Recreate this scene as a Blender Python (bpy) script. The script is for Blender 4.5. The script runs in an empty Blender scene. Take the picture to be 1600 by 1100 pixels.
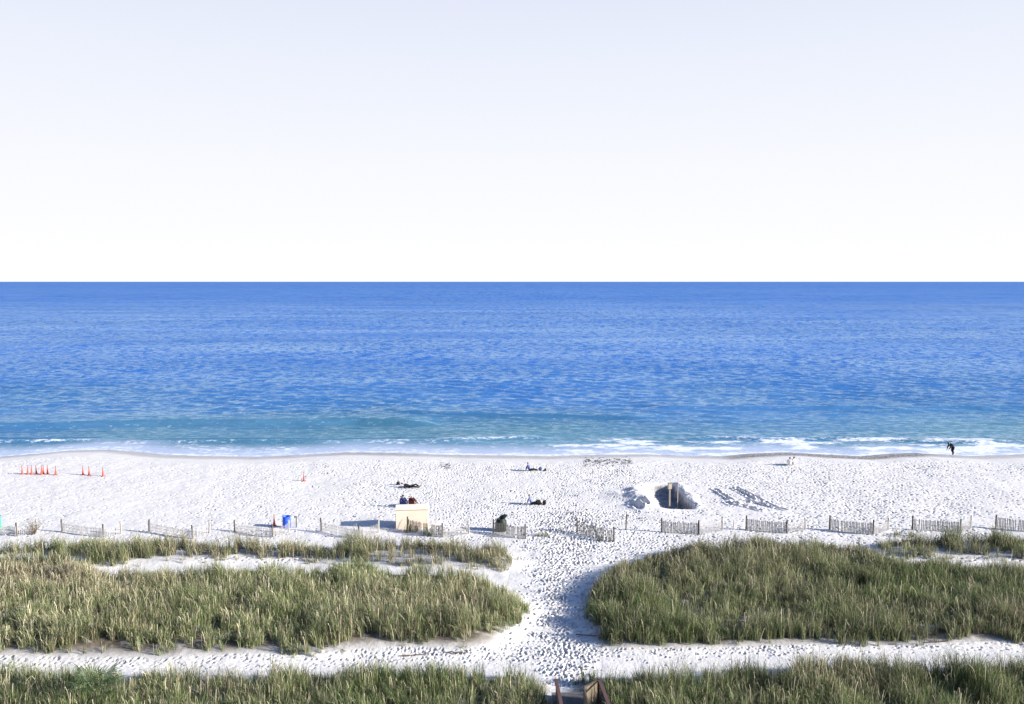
import bpy, bmesh, math, random
import numpy as np
from mathutils import Vector, Matrix, Euler

random.seed(7)
rng = np.random.default_rng(11)
C = bpy.context.scene.collection
S = bpy.context.scene

# ------------------------------------------------------------------ camera
F, H = 1300.0, 18.0                     # focal length in photo pixels, eye height in metres
PITCH = math.atan(110 / F)
cam = bpy.data.cameras.new('camera')
cam_o = bpy.data.objects.new('camera', cam)
C.objects.link(cam_o)
cam.sensor_width = 36
cam.lens = 36 * F / 1600
cam.clip_start, cam.clip_end = 0.5, 120000
cam_o.location = (0, 0, H)
cam_o.rotation_euler = (math.pi / 2 - PITCH, 0, 0)
S.camera = cam_o

# ------------------------------------------------------------------ sky, sun, exposure
SUN_EL, SUN_AZ = math.radians(19.5), math.radians(-13)      # azimuth measured from +X (right) towards +Y
sd = Vector((math.cos(SUN_EL) * math.cos(SUN_AZ), math.cos(SUN_EL) * math.sin(SUN_AZ), math.sin(SUN_EL)))
w = bpy.data.worlds.new('World'); S.world = w; w.use_nodes = True
nt = w.node_tree; nt.nodes.clear()
sky = nt.nodes.new('ShaderNodeTexSky'); sky.sky_type = 'NISHITA'; sky.sun_disc = False
sky.sun_elevation = SUN_EL
sky.sun_rotation = math.pi / 2 - SUN_AZ
sky.air_density = 1.0; sky.dust_density = 0.6; sky.ozone_density = 2.0; sky.altitude = 0
EXPO = 1.2
gam = nt.nodes.new('ShaderNodeGamma'); gam.inputs['Gamma'].default_value = 1.75
# pale marine haze band low in the sky, clear blue above it
stc = nt.nodes.new('ShaderNodeTexCoord'); sxy = nt.nodes.new('ShaderNodeSeparateXYZ')
hz = nt.nodes.new('ShaderNodeMapRange'); hz.interpolation_type = 'SMOOTHSTEP'
hz.inputs[1].default_value = 0.325; hz.inputs[2].default_value = 0.38; hz.inputs[3].default_value = 1; hz.inputs[4].default_value = 0
hr_ = nt.nodes.new('ShaderNodeValToRGB'); he = hr_.color_ramp.elements
he[0].position = 0.0; he[0].color = (1.0, 1.0, 1.0, 1); he[0].position = 0.03; he[1].position = 0.36; he[1].color = (0.74, 0.77, 0.93, 1)
e_ = he.new(0.13); e_.color = (0.94, 0.955, 1.0, 1)
e_ = he.new(0.26); e_.color = (0.83, 0.87, 0.985, 1)
hs = nt.nodes.new('ShaderNodeVectorMath'); hs.operation = 'SCALE'; hs.inputs['Scale'].default_value = 1.0 / 2 ** EXPO / 0.06
gsc = nt.nodes.new('ShaderNodeVectorMath'); gsc.operation = 'SCALE'; gsc.inputs['Scale'].default_value = 0.7
hm = nt.nodes.new('ShaderNodeMix'); hm.data_type = 'RGBA'
bg = nt.nodes.new('ShaderNodeBackground'); bg.inputs['Strength'].default_value = 0.06
wo = nt.nodes.new('ShaderNodeOutputWorld')
L_ = nt.links.new
L_(sky.outputs[0], gam.inputs[0]); L_(stc.outputs['Generated'], sxy.inputs[0]); L_(sxy.outputs['Z'], hz.inputs[0]); L_(sxy.outputs['Z'], hr_.inputs[0])
L_(hr_.outputs[0], hs.inputs[0]); L_(hz.outputs[0], hm.inputs[0]); L_(gsc.outputs[0], hm.inputs[6]); L_(gam.outputs[0], gsc.inputs[0]); L_(hs.outputs[0], hm.inputs[7])
L_(hm.outputs[2], bg.inputs[0]); L_(bg.outputs[0], wo.inputs[0])
sl = bpy.data.lights.new('sun', 'SUN'); sl.energy = 5.0; sl.angle = math.radians(0.5); sl.color = (1.0, 0.94, 0.86)
so = bpy.data.objects.new('sun', sl); C.objects.link(so)
so.rotation_euler = sd.to_track_quat('Z', 'Y').to_euler(); so.location = (60, -20, 40)
S.view_settings.view_transform = 'Standard'; S.view_settings.look = 'None'
S.view_settings.gamma = 1; S.view_settings.use_curve_mapping = False
S.view_settings.exposure = EXPO
S.cycles.diffuse_bounces = 1

# ------------------------------------------------------------------ helpers
def P(px, py, z=0.0):
    """point at height z seen at photo position px, py (used to survey the place)"""
    dx, dv = (px - 800) / F, (550 - py) / F
    cy = math.cos(PITCH) + dv * math.sin(PITCH)
    cz = -math.sin(PITCH) + dv * math.cos(PITCH)
    t = (z - H) / cz
    return (dx * t, cy * t, z)

def mat(name, color, rough=0.8, spec=0.3, var=0.0, scale=4.0, bump=0.0, bscale=30.0, stretch=(1, 1, 1), attr=None, trans=0.0):
    m = bpy.data.materials.new(name); m.use_nodes = True
    n, l = m.node_tree.nodes, m.node_tree.links
    b = n['Principled BSDF']
    b.inputs['Roughness'].default_value = rough
    b.inputs['Specular IOR Level'].default_value = spec
    b.inputs['Base Color'].default_value = (*color, 1)
    tc = n.new('ShaderNodeTexCoord'); mp = n.new('ShaderNodeMapping'); mp.inputs['Scale'].default_value = stretch
    l.new(tc.outputs['Object'], mp.inputs['Vector'])
    if var > 0:
        nz = n.new('ShaderNodeTexNoise'); nz.inputs['Scale'].default_value = scale; nz.inputs['Detail'].default_value = 5
        l.new(mp.outputs[0], nz.inputs['Vector'])
        r = n.new('ShaderNodeValToRGB')
        r.color_ramp.elements[0].position = 0.3; r.color_ramp.elements[1].position = 0.7
        r.color_ramp.elements[0].color = (*[c * (1 - var) for c in color], 1)
        r.color_ramp.elements[1].color = (*[min(1, c * (1 + var)) for c in color], 1)
        l.new(nz.outputs['Fac'], r.inputs[0]); l.new(r.outputs[0], b.inputs['Base Color'])
    if bump > 0:
        nb = n.new('ShaderNodeTexNoise'); nb.inputs['Scale'].default_value = bscale; nb.inputs['Detail'].default_value = 4
        l.new(mp.outputs[0], nb.inputs['Vector'])
        bp = n.new('ShaderNodeBump'); bp.inputs['Strength'].default_value = bump; bp.inputs['Distance'].default_value = 0.02
        l.new(nb.outputs['Fac'], bp.inputs['Height']); l.new(bp.outputs[0], b.inputs['Normal'])
    return m

def tag(o, label=None, cat=None, group=None, kind=None):
    if label: o['label'] = label
    if cat: o['category'] = cat
    if group: o['group'] = group
    if kind: o['kind'] = kind
    return o

def thing(name, loc, rotz, label, cat, group=None):
    o = bpy.data.objects.new(name, None); C.objects.link(o)
    o.empty_display_size = 0.2
    o.location = loc; o.rotation_euler = (0, 0, rotz)
    return tag(o, label, cat, group)

class MB:
    def __init__(s): s.v, s.f, s.sm = [], [], []
    def add(s, vs, fs, smooth=False):
        k = len(s.v); s.v += [tuple(v) for v in vs]
        for f in fs: s.f.append([i + k for i in f]); s.sm.append(smooth)
        return s
    def box(s, c, d, rot=None, ch=0.0):
        hx, hy, hz = d[0] / 2, d[1] / 2, d[2] / 2
        M = Euler(rot).to_matrix() if rot else Matrix.Identity(3)
        if ch <= 0:
            vs = [(x, y, z) for z in (-hz, hz) for x, y in ((-hx, -hy), (hx, -hy), (hx, hy), (-hx, hy))]
            fs = [(3, 2, 1, 0), (4, 5, 6, 7), (0, 1, 5, 4), (1, 2, 6, 5), (2, 3, 7, 6), (3, 0, 4, 7)]
            s.add([M @ Vector(v) + Vector(c) for v in vs], fs)
        else:
            bm = bmesh.new(); bmesh.ops.create_cube(bm, size=1)
            for v in bm.verts: v.co = Vector((v.co.x * d[0], v.co.y * d[1], v.co.z * d[2]))
            bmesh.ops.bevel(bm, geom=bm.edges[:], offset=ch, segments=2, affect='EDGES')
            bm.verts.index_update()
            s.add([M @ v.co + Vector(c) for v in bm.verts], [[v.index for v in f.verts] for f in bm.faces])
            bm.free()
        return s
    def lathe(s, prof, n=24, c=(0, 0, 0), cap=True, smooth=True):
        vs = [(c[0] + r * math.cos(2 * math.pi * i / n), c[1] + r * math.sin(2 * math.pi * i / n), c[2] + z) for r, z in prof for i in range(n)]
        fs = [(k * n + i, k * n + (i + 1) % n, (k + 1) * n + (i + 1) % n, (k + 1) * n + i) for k in range(len(prof) - 1) for i in range(n)]
        s.add(vs, fs, smooth)
        if cap:
            s.add([vs[i] for i in range(n)], [list(range(n))[::-1]]); m = (len(prof) - 1) * n
            s.add([vs[m + i] for i in range(n)], [list(range(n))])
        return s
    def tube(s, pts, rad, n=8, smooth=True):
        pts = [Vector(p) for p in pts]
        if not isinstance(rad, (list, tuple)): rad = [rad] * len(pts)
        vs, fs = [], []
        for i, p in enumerate(pts):
            d = (pts[min(i + 1, len(pts) - 1)] - pts[max(i - 1, 0)]).normalized()
            u = d.cross(Vector((0, 0, 1)) if abs(d.z) < 0.9 else Vector((1, 0, 0))).normalized(); v = d.cross(u)
            for k in range(n):
                a = 2 * math.pi * k / n
                vs.append(p + (u * math.cos(a) + v * math.sin(a)) * rad[i])
        for i in range(len(pts) - 1):
            for k in range(n):
                fs.append((i * n + k, i * n + (k + 1) % n, (i + 1) * n + (k + 1) % n, (i + 1) * n + k))
        s.add(vs, fs, smooth)
        s.add(vs[:n], [list(range(n))[::-1]]); s.add(vs[-n:], [list(range(n))])
        return s
    def build(s, name, m, parent=None, loc=None):
        me = bpy.data.meshes.new(name); me.from_pydata(s.v, [], s.f); me.update()
        me.polygons.foreach_set('use_smooth', s.sm)
        bm = bmesh.new(); bm.from_mesh(me); bmesh.ops.recalc_face_normals(bm, faces=bm.faces); bm.to_mesh(me); bm.free()
        me.materials.append(m)
        o = bpy.data.objects.new(name, me); C.objects.link(o)
        if parent: o.parent = parent
        if loc: o.location = loc
        return o

def copy_tree(o, parent=None):
    c = o.copy(); C.objects.link(c); c.parent = parent
    for ch in list(o.children): copy_tree(ch, c)
    return c

def grid_mesh(name, X, Y, Z, attrs, m):
    """X, Y one-dimensional, Z[ny, nx]; attrs: name -> array like Z"""
    ny, nx = Z.shape
    co = np.empty((ny, nx, 3), np.float32)
    if X.ndim == 1:
        co[..., 0] = X[None, :]; co[..., 1] = Y[:, None]
    else:
        co[..., 0] = X; co[..., 1] = Y
    co[..., 2] = Z
    i = (np.arange(ny - 1)[:, None] * nx + np.arange(nx - 1)[None, :]).ravel()
    q = np.stack([i, i + 1, i + 1 + nx, i + nx], 1).astype(np.int32)
    return raw_mesh(name, co.reshape(-1, 3), q, attrs, m, True)

def raw_mesh(name, co, q, attrs, m, smooth=False, colors=None):
    me = bpy.data.meshes.new(name)
    me.vertices.add(len(co)); me.vertices.foreach_set('co', np.ascontiguousarray(co, np.float32).ravel())
    k = q.shape[1]
    me.loops.add(q.size); me.loops.foreach_set('vertex_index', np.ascontiguousarray(q, np.int32).ravel())
    me.polygons.add(len(q)); me.polygons.foreach_set('loop_start', np.arange(0, q.size, k, dtype=np.int32))
    me.polygons.foreach_set('use_smooth', np.full(len(q), smooth))
    me.update(calc_edges=True)
    for a, d in (attrs or {}).items():
        at = me.attributes.new(a, 'FLOAT', 'POINT'); at.data.foreach_set('value', np.ascontiguousarray(d, np.float32).ravel())
    if colors is not None:
        at = me.attributes.new('col', 'FLOAT_COLOR', 'POINT')
        c4 = np.ones((len(co), 4), np.float32); c4[:, :3] = colors
        at.data.foreach_set('color', c4.ravel())
    me.materials.append(m)
    o = bpy.data.objects.new(name, me); C.objects.link(o)
    return o

_lat = rng.random((512, 512)).astype(np.float32)
def vnoise(x, y, sc, off=0):
    """smooth value noise 0..1"""
    x = np.asarray(x) * sc + 37.3 + off * 17.7; y = np.asarray(y) * sc + 91.7 + off * 5.3
    xi = np.floor(x).astype(int); yi = np.floor(y).astype(int)
    fx, fy = x - xi, y - yi
    fx = fx * fx * (3 - 2 * fx); fy = fy * fy * (3 - 2 * fy)
    x0, x1, y0, y1 = xi % 512, (xi + 1) % 512, yi % 512, (yi + 1) % 512
    return (_lat[y0, x0] * (1 - fx) + _lat[y0, x1] * fx) * (1 - fy) + (_lat[y1, x0] * (1 - fx) + _lat[y1, x1] * fx) * fy
def fbm(x, y, sc, oct=4, off=0):
    t, a, n = 0, 1, 0
    for k in range(oct):
        t = t + a * vnoise(x, y, sc * 2 ** k, off + k); n += a; a *= 0.5
    return t / n
def sstep(a, b, x):
    t = np.clip((x - a) / (b - a), 0, 1); return t * t * (3 - 2 * t)
def inpoly(x, y, poly):
    r = np.zeros(np.shape(x), bool); n = len(poly); j = n - 1
    for i in range(n):
        xi, yi = poly[i][:2]; xj, yj = poly[j][:2]
        c = ((yi > y) != (yj > y)) & (x < (xj - xi) * (y - yi) / ((yj - yi) or 1e-9) + xi)
        r ^= c; j = i
    return r
def blur(a, k):
    for ax in (0, 1):
        for _ in range(3):
            p = np.pad(a, [(k + 1, k) if i == ax else (0, 0) for i in (0, 1)], mode='edge')
            c = np.cumsum(p, axis=ax)
            a = (np.take(c, range(2 * k + 1, c.shape[ax]), axis=ax) - np.take(c, range(0, c.shape[ax] - 2 * k - 1), axis=ax)) / (2 * k + 1)
    return a

# ------------------------------------------------------------------ survey of the grass beds (photo outline -> ground)
def ground_poly(pts, z=0.25): return [P(x, y, z)[:2] for x, y in pts]
BEDS = {
 'left_dune': ground_poly([(-260, 905), (-60, 893), (120, 896), (235, 906), (330, 904), (450, 899), (545, 897), (640, 899), (735, 903), (760, 915), (800, 932), (826, 950), (818, 966), (790, 978), (768, 1003), (728, 1012), (640, 1008), (560, 1010), (480, 1016), (380, 1019), (250, 1024), (120, 1023), (0, 1022), (-260, 1025)]),
 'right_dune': ground_poly([(913, 948), (928, 915), (948, 897), (985, 880), (1030, 868), (1090, 858), (1180, 852), (1280, 853), (1340, 858), (1390, 872), (1450, 884), (1520, 891), (1600, 896), (1900, 900), (1900, 994), (1600, 995), (1420, 1000), (1300, 999), (1160, 1002), (1080, 1005), (960, 1005), (936, 998), (930, 972)]),
 'left_front': ground_poly([(-300, 1059), (0, 1057), (100, 1060), (200, 1059), (330, 1057), (450, 1060), (560, 1057), (660, 1055), (760, 1056), (838, 1058), (858, 1085), (862, 1190), (-300, 1190)]),
 'right_front': ground_poly([(896, 1072), (922, 1062), (1000, 1058), (1080, 1054), (1180, 1050), (1260, 1043), (1350, 1041), (1440, 1046), (1530, 1041), (1620, 1043), (1980, 1039), (1980, 1190), (905, 1190)]),
}
STRIPS = {          # thinner, clumpy growth along the fence
 'left_strip': ground_poly([(-200, 862), (0, 862), (60, 856), (120, 852), (200, 850), (300, 852), (420, 853), (520, 858), (560, 853), (640, 850), (720, 853), (790, 862), (812, 876), (780, 882), (700, 884), (600, 880), (520, 873), (430, 868), (330, 872), (220, 876), (120, 884), (0, 892), (-200, 896)]),
 'right_strip': ground_poly([(1370, 850), (1400, 846), (1450, 850), (1500, 842), (1600, 844), (1800, 844), (1800, 874), (1600, 872), (1530, 868), (1460, 870), (1400, 868)]),
}

# ------------------------------------------------------------------ beach: one sheet with real footprints
STEP = 0.075
def stretch(a, b, far, g=1.35):
    out, s, x = [], 0.3, b
    while x < far: x += s; s *= g; out.append(x)
    return np.array(out)
xf = np.concatenate([np.arange(-58, -8, STEP), np.arange(-8, 14, .05), np.arange(14, 58, STEP)]); xr = stretch(0, xf[-1], 900)
GX = np.concatenate([-xr[::-1], xf, xr])
yf = np.concatenate([np.arange(32.5, 56, .05), np.arange(56, 93, STEP)]); yb = 32.5 - (stretch(0, 0, 120))
yn = stretch(0, yf[-1], 135, 1.2)
GY = np.concatenate([yb[::-1], yf, yn])
XX, YY = np.meshgrid(GX, GY)
ZW = -0.40
shore_px = [(-700, 713), (-300, 711), (-100, 716), (0, 714), (60, 709), (110, 704), (170, 703), (210, 706), (260, 711), (330, 713), (400, 714), (470, 711), (540, 707), (620, 708), (700, 711), (800, 712), (860, 713), (930, 711), (1010, 710), (1080, 713), (1130, 713), (1170, 709), (1230, 707), (1300, 711), (1345, 713), (1390, 709), (1430, 708), (1470, 711), (1520, 713), (1600, 710), (1700, 708), (2000, 712), (2400, 710)]
sp = np.array([P(x, y, ZW)[:2] for x, y in shore_px])
def shore(x): return np.interp(x, sp[:, 0], sp[:, 1])
SH = shore(GX)[None, :]
dsh = YY - SH                                   # metres seaward of the waterline
Z = np.where(dsh > -5.5, ZW - 0.075 * dsh - 0.012, 0.0)
Z = np.minimum(Z, 0.0)
Z = -0.5 * (np.sqrt(Z * Z + 0.002) - Z) + 0.02   # soft berm
Z = np.maximum(Z, -3.0)
dry = sstep(-2.6, -5.5, dsh)
Z += dry * ((fbm(XX, YY, 0.25, 3) - 0.5) * 0.14 + (fbm(XX, YY, 1.7, 3, 4) - 0.5) * 0.05)
# dune mounds under the grass
fy0, fx0 = len(yb), len(xr)
fine = (slice(fy0, fy0 + len(yf)), slice(fx0, fx0 + len(xf)))
XF, YF = XX[fine], YY[fine]
mask = np.zeros(XF.shape, np.float32); hmask = np.zeros(XF.shape, np.float32)
for k, p in BEDS.items():
    m_ = inpoly(XF, YF, p); mask[m_] = 1; hmask[m_] = 0.6 if k == 'left_dune' else 0.3
for k, p in STRIPS.items():
    m_ = inpoly(XF, YF, p); mask[m_] = np.maximum(mask[m_], 0.28); hmask[m_] = np.maximum(hmask[m_], 0.3)
mound = blur(hmask, 12)
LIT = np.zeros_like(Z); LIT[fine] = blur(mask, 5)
ZF = Z[fine]
ZF += mound * (0.75 + 0.5 * fbm(XF, YF, 0.12, 2, 9))

def stamp(x, y, L, Wd, ang, depth, rim=0.35, wall=0.0):
    """push one print into the sand"""
    R = max(L, Wd) * 1.5
    i0, i1 = np.searchsorted(xf, (x - R, x + R)); j0, j1 = np.searchsorted(yf, (y - R, y + R))
    if i0 < 1 or j0 < 1 or i1 >= len(xf) or j1 >= len(yf): return
    dx = xf[i0:i1][None, :] - x; dy = yf[j0:j1][:, None] - y
    c, s_ = math.cos(ang), math.sin(ang)
    u = (dx * c + dy * s_) / (L / 2); v = (-dx * s_ + dy * c) / (Wd / 2)
    r = np.sqrt(u * u + v * v)
    ZF[j0:j1, i0:i1] += -depth * (1 - sstep(0.55, 1.05, r)) + depth * rim * np.exp(-((r - 1.3) / 0.28) ** 2)

def walkable(x, y):
    return LIT[fine][min(np.searchsorted(yf, y), len(yf) - 1), min(np.searchsorted(xf, x), len(xf) - 1)] < 0.25
# prints over the open beach
n = 0
cand = np.stack([rng.uniform(-57, 57, 110000), rng.uniform(52, 86, 110000)], 1)
ds = cand[:, 1] - shore(cand[:, 0])
dens = 0.30 * sstep(-4.0, -8.5, ds) * (0.38 + 0.9 * sstep(0.34, 0.62, fbm(cand[:, 0], cand[:, 1], 0.16, 3, 2))) * (0.4 + 0.6 * sstep(-32, -8, cand[:, 0]))
dens *= np.where((cand[:, 0] > 3) & (cand[:, 0] < 16) & (ds < -9), 1.25, 1.0)
for (x, y), d, t in zip(cand, dens, rng.random(110000)):
    if t < d and walkable(x, y):
        a = rng.normal(0.3, 0.9) if rng.random() < .6 else rng.normal(1.5, 0.5)
        k = rng.uniform(0.6, 1.35)
        stamp(x, y, 0.20 * k, 0.135 * k, a, rng.uniform(0.04, 0.12) * k, 0.2)
# trodden crossing path up the middle
pathc = [P(x, y)[:2] + (w_,) for x, y, w_ in [(905, 800, 4.6), (893, 835, 3.4), (880, 860, 2.3), (872, 900, 1.9), (868, 950, 1.7), (872, 1000, 2.0), (876, 1030, 1.9), (880, 1058, 1.15), (884, 1075, 0.8)]]
for i in range(len(pathc) - 1):
    (x0, y0, w0), (x1, y1, w1) = pathc[i], pathc[i + 1]
    cnt = int(abs(y0 - y1) * (w0 + w1) * 15)
    for _ in range(cnt):
        t = rng.random(); o = rng.normal(0, 0.5); o = max(-1.25, min(1.25, o))
        x = x0 + (x1 - x0) * t + o * (w0 + (w1 - w0) * t); y = y0 + (y1 - y0) * t
        if walkable(x, y):
            k = rng.uniform(0.7, 1.3); stamp(x, y, 0.22 * k, 0.135 * k, rng.normal(1.1, 0.8), rng.uniform(0.07, 0.13) * k)
# the path along the front of the dunes
for _ in range(3000):
    x = rng.uniform(-36, 40)
    px = 800 + x * F / 41
    y = np.interp(px, [-300, 0, 500, 800, 1000, 1300, 1600, 1900], [P(0, v)[1] for v in (1036, 1035, 1030, 1022, 1015, 1008, 1005, 1004)]) + rng.normal(0, 0.62)
    if walkable(x, y):
        k = rng.uniform(0.6, 1.2); stamp(x, y, 0.185 * k, 0.12 * k, rng.normal(0.2, 0.8), rng.uniform(0.035, 0.09) * k)
# the dug hole, its heap, and the scraped ruts to the right of it
zr_ = lambda pts, z: np.array([P(a, b, z)[:2] for a, b in pts])
rr_ = zr_([(1085, 796), (1084, 791), (1079, 784), (1073, 775), (1064, 766), (1056, 757), (1049, 753)], 0)[::1]
lr_ = zr_([(1040, 796), (1039, 791), (1034, 784), (1029, 775), (1024, 766), (1033, 758), (1047, 753)], -0.3)
YW = YF[:, 0]
xr_ = np.interp(YW, rr_[:, 0 + 1], rr_[:, 0])[:, None]; xl_ = np.interp(YW, lr_[:, 1], lr_[:, 0])[:, None]
ww = np.maximum(xr_ - xl_, 0.0)
rag = (fbm(XF, YF, 1.1, 3, 7) - 0.5) * 0.6
s_ = xr_ - XF + rag
D_ = 0.37 * ww + 0.06
dep_ = D_ * sstep(0.0, 0.28, s_) * sstep(ww + 1.9, ww * 0.9, s_ - rag * .5)
ends = sstep(P(0, 796)[1], P(0, 793.5)[1], YF) * sstep(P(0, 753)[1], P(0, 756.5)[1], YF)
ZF -= dep_ * ends
ZF += ends * 0.10 * np.exp(-((s_ + 0.35) / 0.3) ** 2)
for px, py, rx, ry, h_ in [(1016, 785, 0.95, 1.9, 0.55), (992, 768, 0.7, 1.0, 0.33), (990, 779, 0.75, 1.1, 0.42), (1003, 791, 0.9, 0.9, 0.30), (965, 776, 0.9, 1.3, 0.18)]:
    mx, my, _ = P(px, py)
    r2 = ((XF - mx) / rx) ** 2 + ((YF - my) / ry) ** 2
    ZF += h_ * np.exp(-r2) * (0.75 + 0.5 * fbm(XF, YF, 1.4, 3, 3))
for px, py in [(992, 774), (1000, 788), (990, 791), (1008, 791), (998, 794)]:
    mx, my, _ = P(px, py)
    stamp(mx, my, 0.8, 1.2, 0.1, 0.27, 0.15)
for (ax, ay), (bx, by), n_ in [((1117, 764), (1140, 781), 8), ((1122, 768), (1148, 785), 7), ((1146, 763), (1178, 781), 9), ((1152, 762), (1206, 790), 13), ((1134, 785), (1140, 788), 3), ((1140, 786), (1185, 797), 9), ((1170, 783), (1225, 796), 10)]:
    p0, p1 = P(ax, ay), P(bx, by)
    an = math.atan2(p1[1] - p0[1], p1[0] - p0[0])
    for k in range(n_):
        t = (k + rng.uniform(-.2, .2)) / max(1, n_ - 1)
        stamp(p0[0] + (p1[0] - p0[0]) * t, p0[1] + (p1[1] - p0[1]) * t + rng.normal(0, .06), rng.uniform(.6, 1.1), rng.uniform(.3, .5), an + rng.normal(0, .2), rng.uniform(.09, .17), 0.4)
# fine pitting everywhere dry
ZF += dry[fine] * (rng.random(ZF.shape).astype(np.float32) - 0.5) * 0.018
Z[fine] = ZF
HOLE_SHADE = np.zeros_like(Z); HOLE_SHADE[fine] = sstep(0.12, 0.4, dep_ * ends + (fbm(XF, YF, 1.5, 2, 77) - .5) * .15) * sstep(ww + 1.0, ww * 0.8, s_)  # shade inside the dug hole, put into the sand colour
WET = sstep(-3.0, -1.0, dsh + (fbm(XX, YY, 0.2, 3, 12) - 0.5) * 1.6)
pa, pb = P(1105, 712)[0], P(1500, 712)[0]
SHING = sstep(-3.6, -1.6, dsh + (fbm(XX, YY, 0.5, 3, 15) - .5) * 1.4) * sstep(0.4, -0.3, dsh) * sstep(pa, pa + 4, XX) * sstep(pb, pb - 4, XX)
pc, pd_ = P(520, 712)[0], P(640, 712)[0]
SHING = np.maximum(SHING, 0.45 * sstep(-2.6, -1.0, dsh) * sstep(0.4, -0.3, dsh) * sstep(pc - 2, pc + 2, XX) * sstep(pd_ + 2, pd_ - 2, XX))

def sand_material():
    m = bpy.data.materials.new('sand'); m.use_nodes = True
    n, l = m.node_tree.nodes, m.node_tree.links; b = n['Principled BSDF']
    tc = n.new('ShaderNodeTexCoord')
    def noise(sc, det=4):
        z = n.new('ShaderNodeTexNoise'); z.inputs['Scale'].default_value = sc; z.inputs['Detail'].default_value = det
        l.new(tc.outputs['Object'], z.inputs['Vector']); return z.outputs['Fac']
    def ramp(src, p0, c0, p1, c1):
        r = n.new('ShaderNodeValToRGB'); r.color_ramp.elements[0].position = p0; r.color_ramp.elements[1].position = p1
        r.color_ramp.elements[0].color = (*c0, 1); r.color_ramp.elements[1].color = (*c1, 1); l.new(src, r.inputs[0]); return r.outputs[0]
    def mix(f, a, c):
        x = n.new('ShaderNodeMix'); x.data_type = 'RGBA'
        if isinstance(f, float): x.inputs[0].default_value = f
        else: l.new(f, x.inputs[0])
        l.new(a, x.inputs[6]); l.new(c, x.inputs[7]); return x.outputs[2]
    def at(nm):
        a = n.new('ShaderNodeAttribute'); a.attribute_name = nm; return a.outputs['Fac']
    def mul(a, c):
        x = n.new('ShaderNodeMath'); x.operation = 'MULTIPLY'; x.use_clamp = True; l.new(a, x.inputs[0])
        if isinstance(c, (int, float)): x.inputs[1].default_value = c
        else: l.new(c, x.inputs[1])
        return x.outputs[0]
    dryc = ramp(noise(0.35, 6), 0.3, (0.56, 0.542, 0.518), 0.7, (0.65, 0.637, 0.615))
    fine_ = ramp(noise(9, 6), 0.35, (0.53, 0.514, 0.492), 0.65, (0.69, 0.674, 0.65))
    c = mix(0.5, dryc, fine_)
    wetc = ramp(noise(1.2, 5), 0.35, (0.33, 0.315, 0.31), 0.65, (0.42, 0.40, 0.39))
    c = mix(at('wet'), c, wetc)
    c = mix(at('hole_shade'), c, ramp(noise(1.5, 5), 0.35, (0.17, 0.168, 0.17), 0.65, (0.25, 0.247, 0.25)))  # darker sand tone deepens the shade in the hole
    shc = ramp(noise(3.5, 8), 0.42, (0.075, 0.07, 0.068), 0.62, (0.36, 0.34, 0.33))
    c = mix(at('shingle'), c, shc)
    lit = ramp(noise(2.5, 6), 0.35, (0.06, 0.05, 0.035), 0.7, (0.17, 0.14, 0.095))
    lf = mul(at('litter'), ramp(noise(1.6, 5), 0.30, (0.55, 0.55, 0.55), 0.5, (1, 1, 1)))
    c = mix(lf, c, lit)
    l.new(c, b.inputs['Base Color'])
    r = n.new('ShaderNodeMapRange'); l.new(at('wet'), r.inputs[0]); r.inputs[3].default_value = 0.95; r.inputs[4].default_value = 0.35
    l.new(r.outputs[0], b.inputs['Roughness']); b.inputs['Specular IOR Level'].default_value = 0.15
    bp = n.new('ShaderNodeBump'); bp.inputs['Strength'].default_value = 0.5; bp.inputs['Distance'].default_value = 0.03
    l.new(noise(14, 5), bp.inputs['Height']); l.new(bp.outputs[0], b.inputs['Normal'])
    return m
sand = grid_mesh('beach_sand', GX, GY, Z, {'hole_shade': HOLE_SHADE, 'wet': WET, 'shingle': SHING, 'litter': LIT}, sand_material())
tag(sand, 'pale trodden sand of the beach and dune paths', 'sand', kind='structure')

def gz(x, y):
    i = int(np.clip(np.searchsorted(GX, x), 1, len(GX) - 1)); j = int(np.clip(np.searchsorted(GY, y), 1, len(GY) - 1))
    return float(Z[j, i])
def gzv(x, y):
    i = np.clip(np.searchsorted(GX, x), 1, len(GX) - 1); j = np.clip(np.searchsorted(GY, y), 1, len(GY) - 1)
    return Z[j, i]
def litv(x, y):
    i = np.clip(np.searchsorted(GX, x), 1, len(GX) - 1); j = np.clip(np.searchsorted(GY, y), 1, len(GY) - 1)
    return np.minimum(1, LIT[j, i] / np.where(LIT[j, i] > 0.35, 1.0, 0.28))
def G(px, py):
    x, y, _ = P(px, py); z = gz(x, y)
    x, y, _ = P(px, py, z); return (x, y, gz(x, y))

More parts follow.
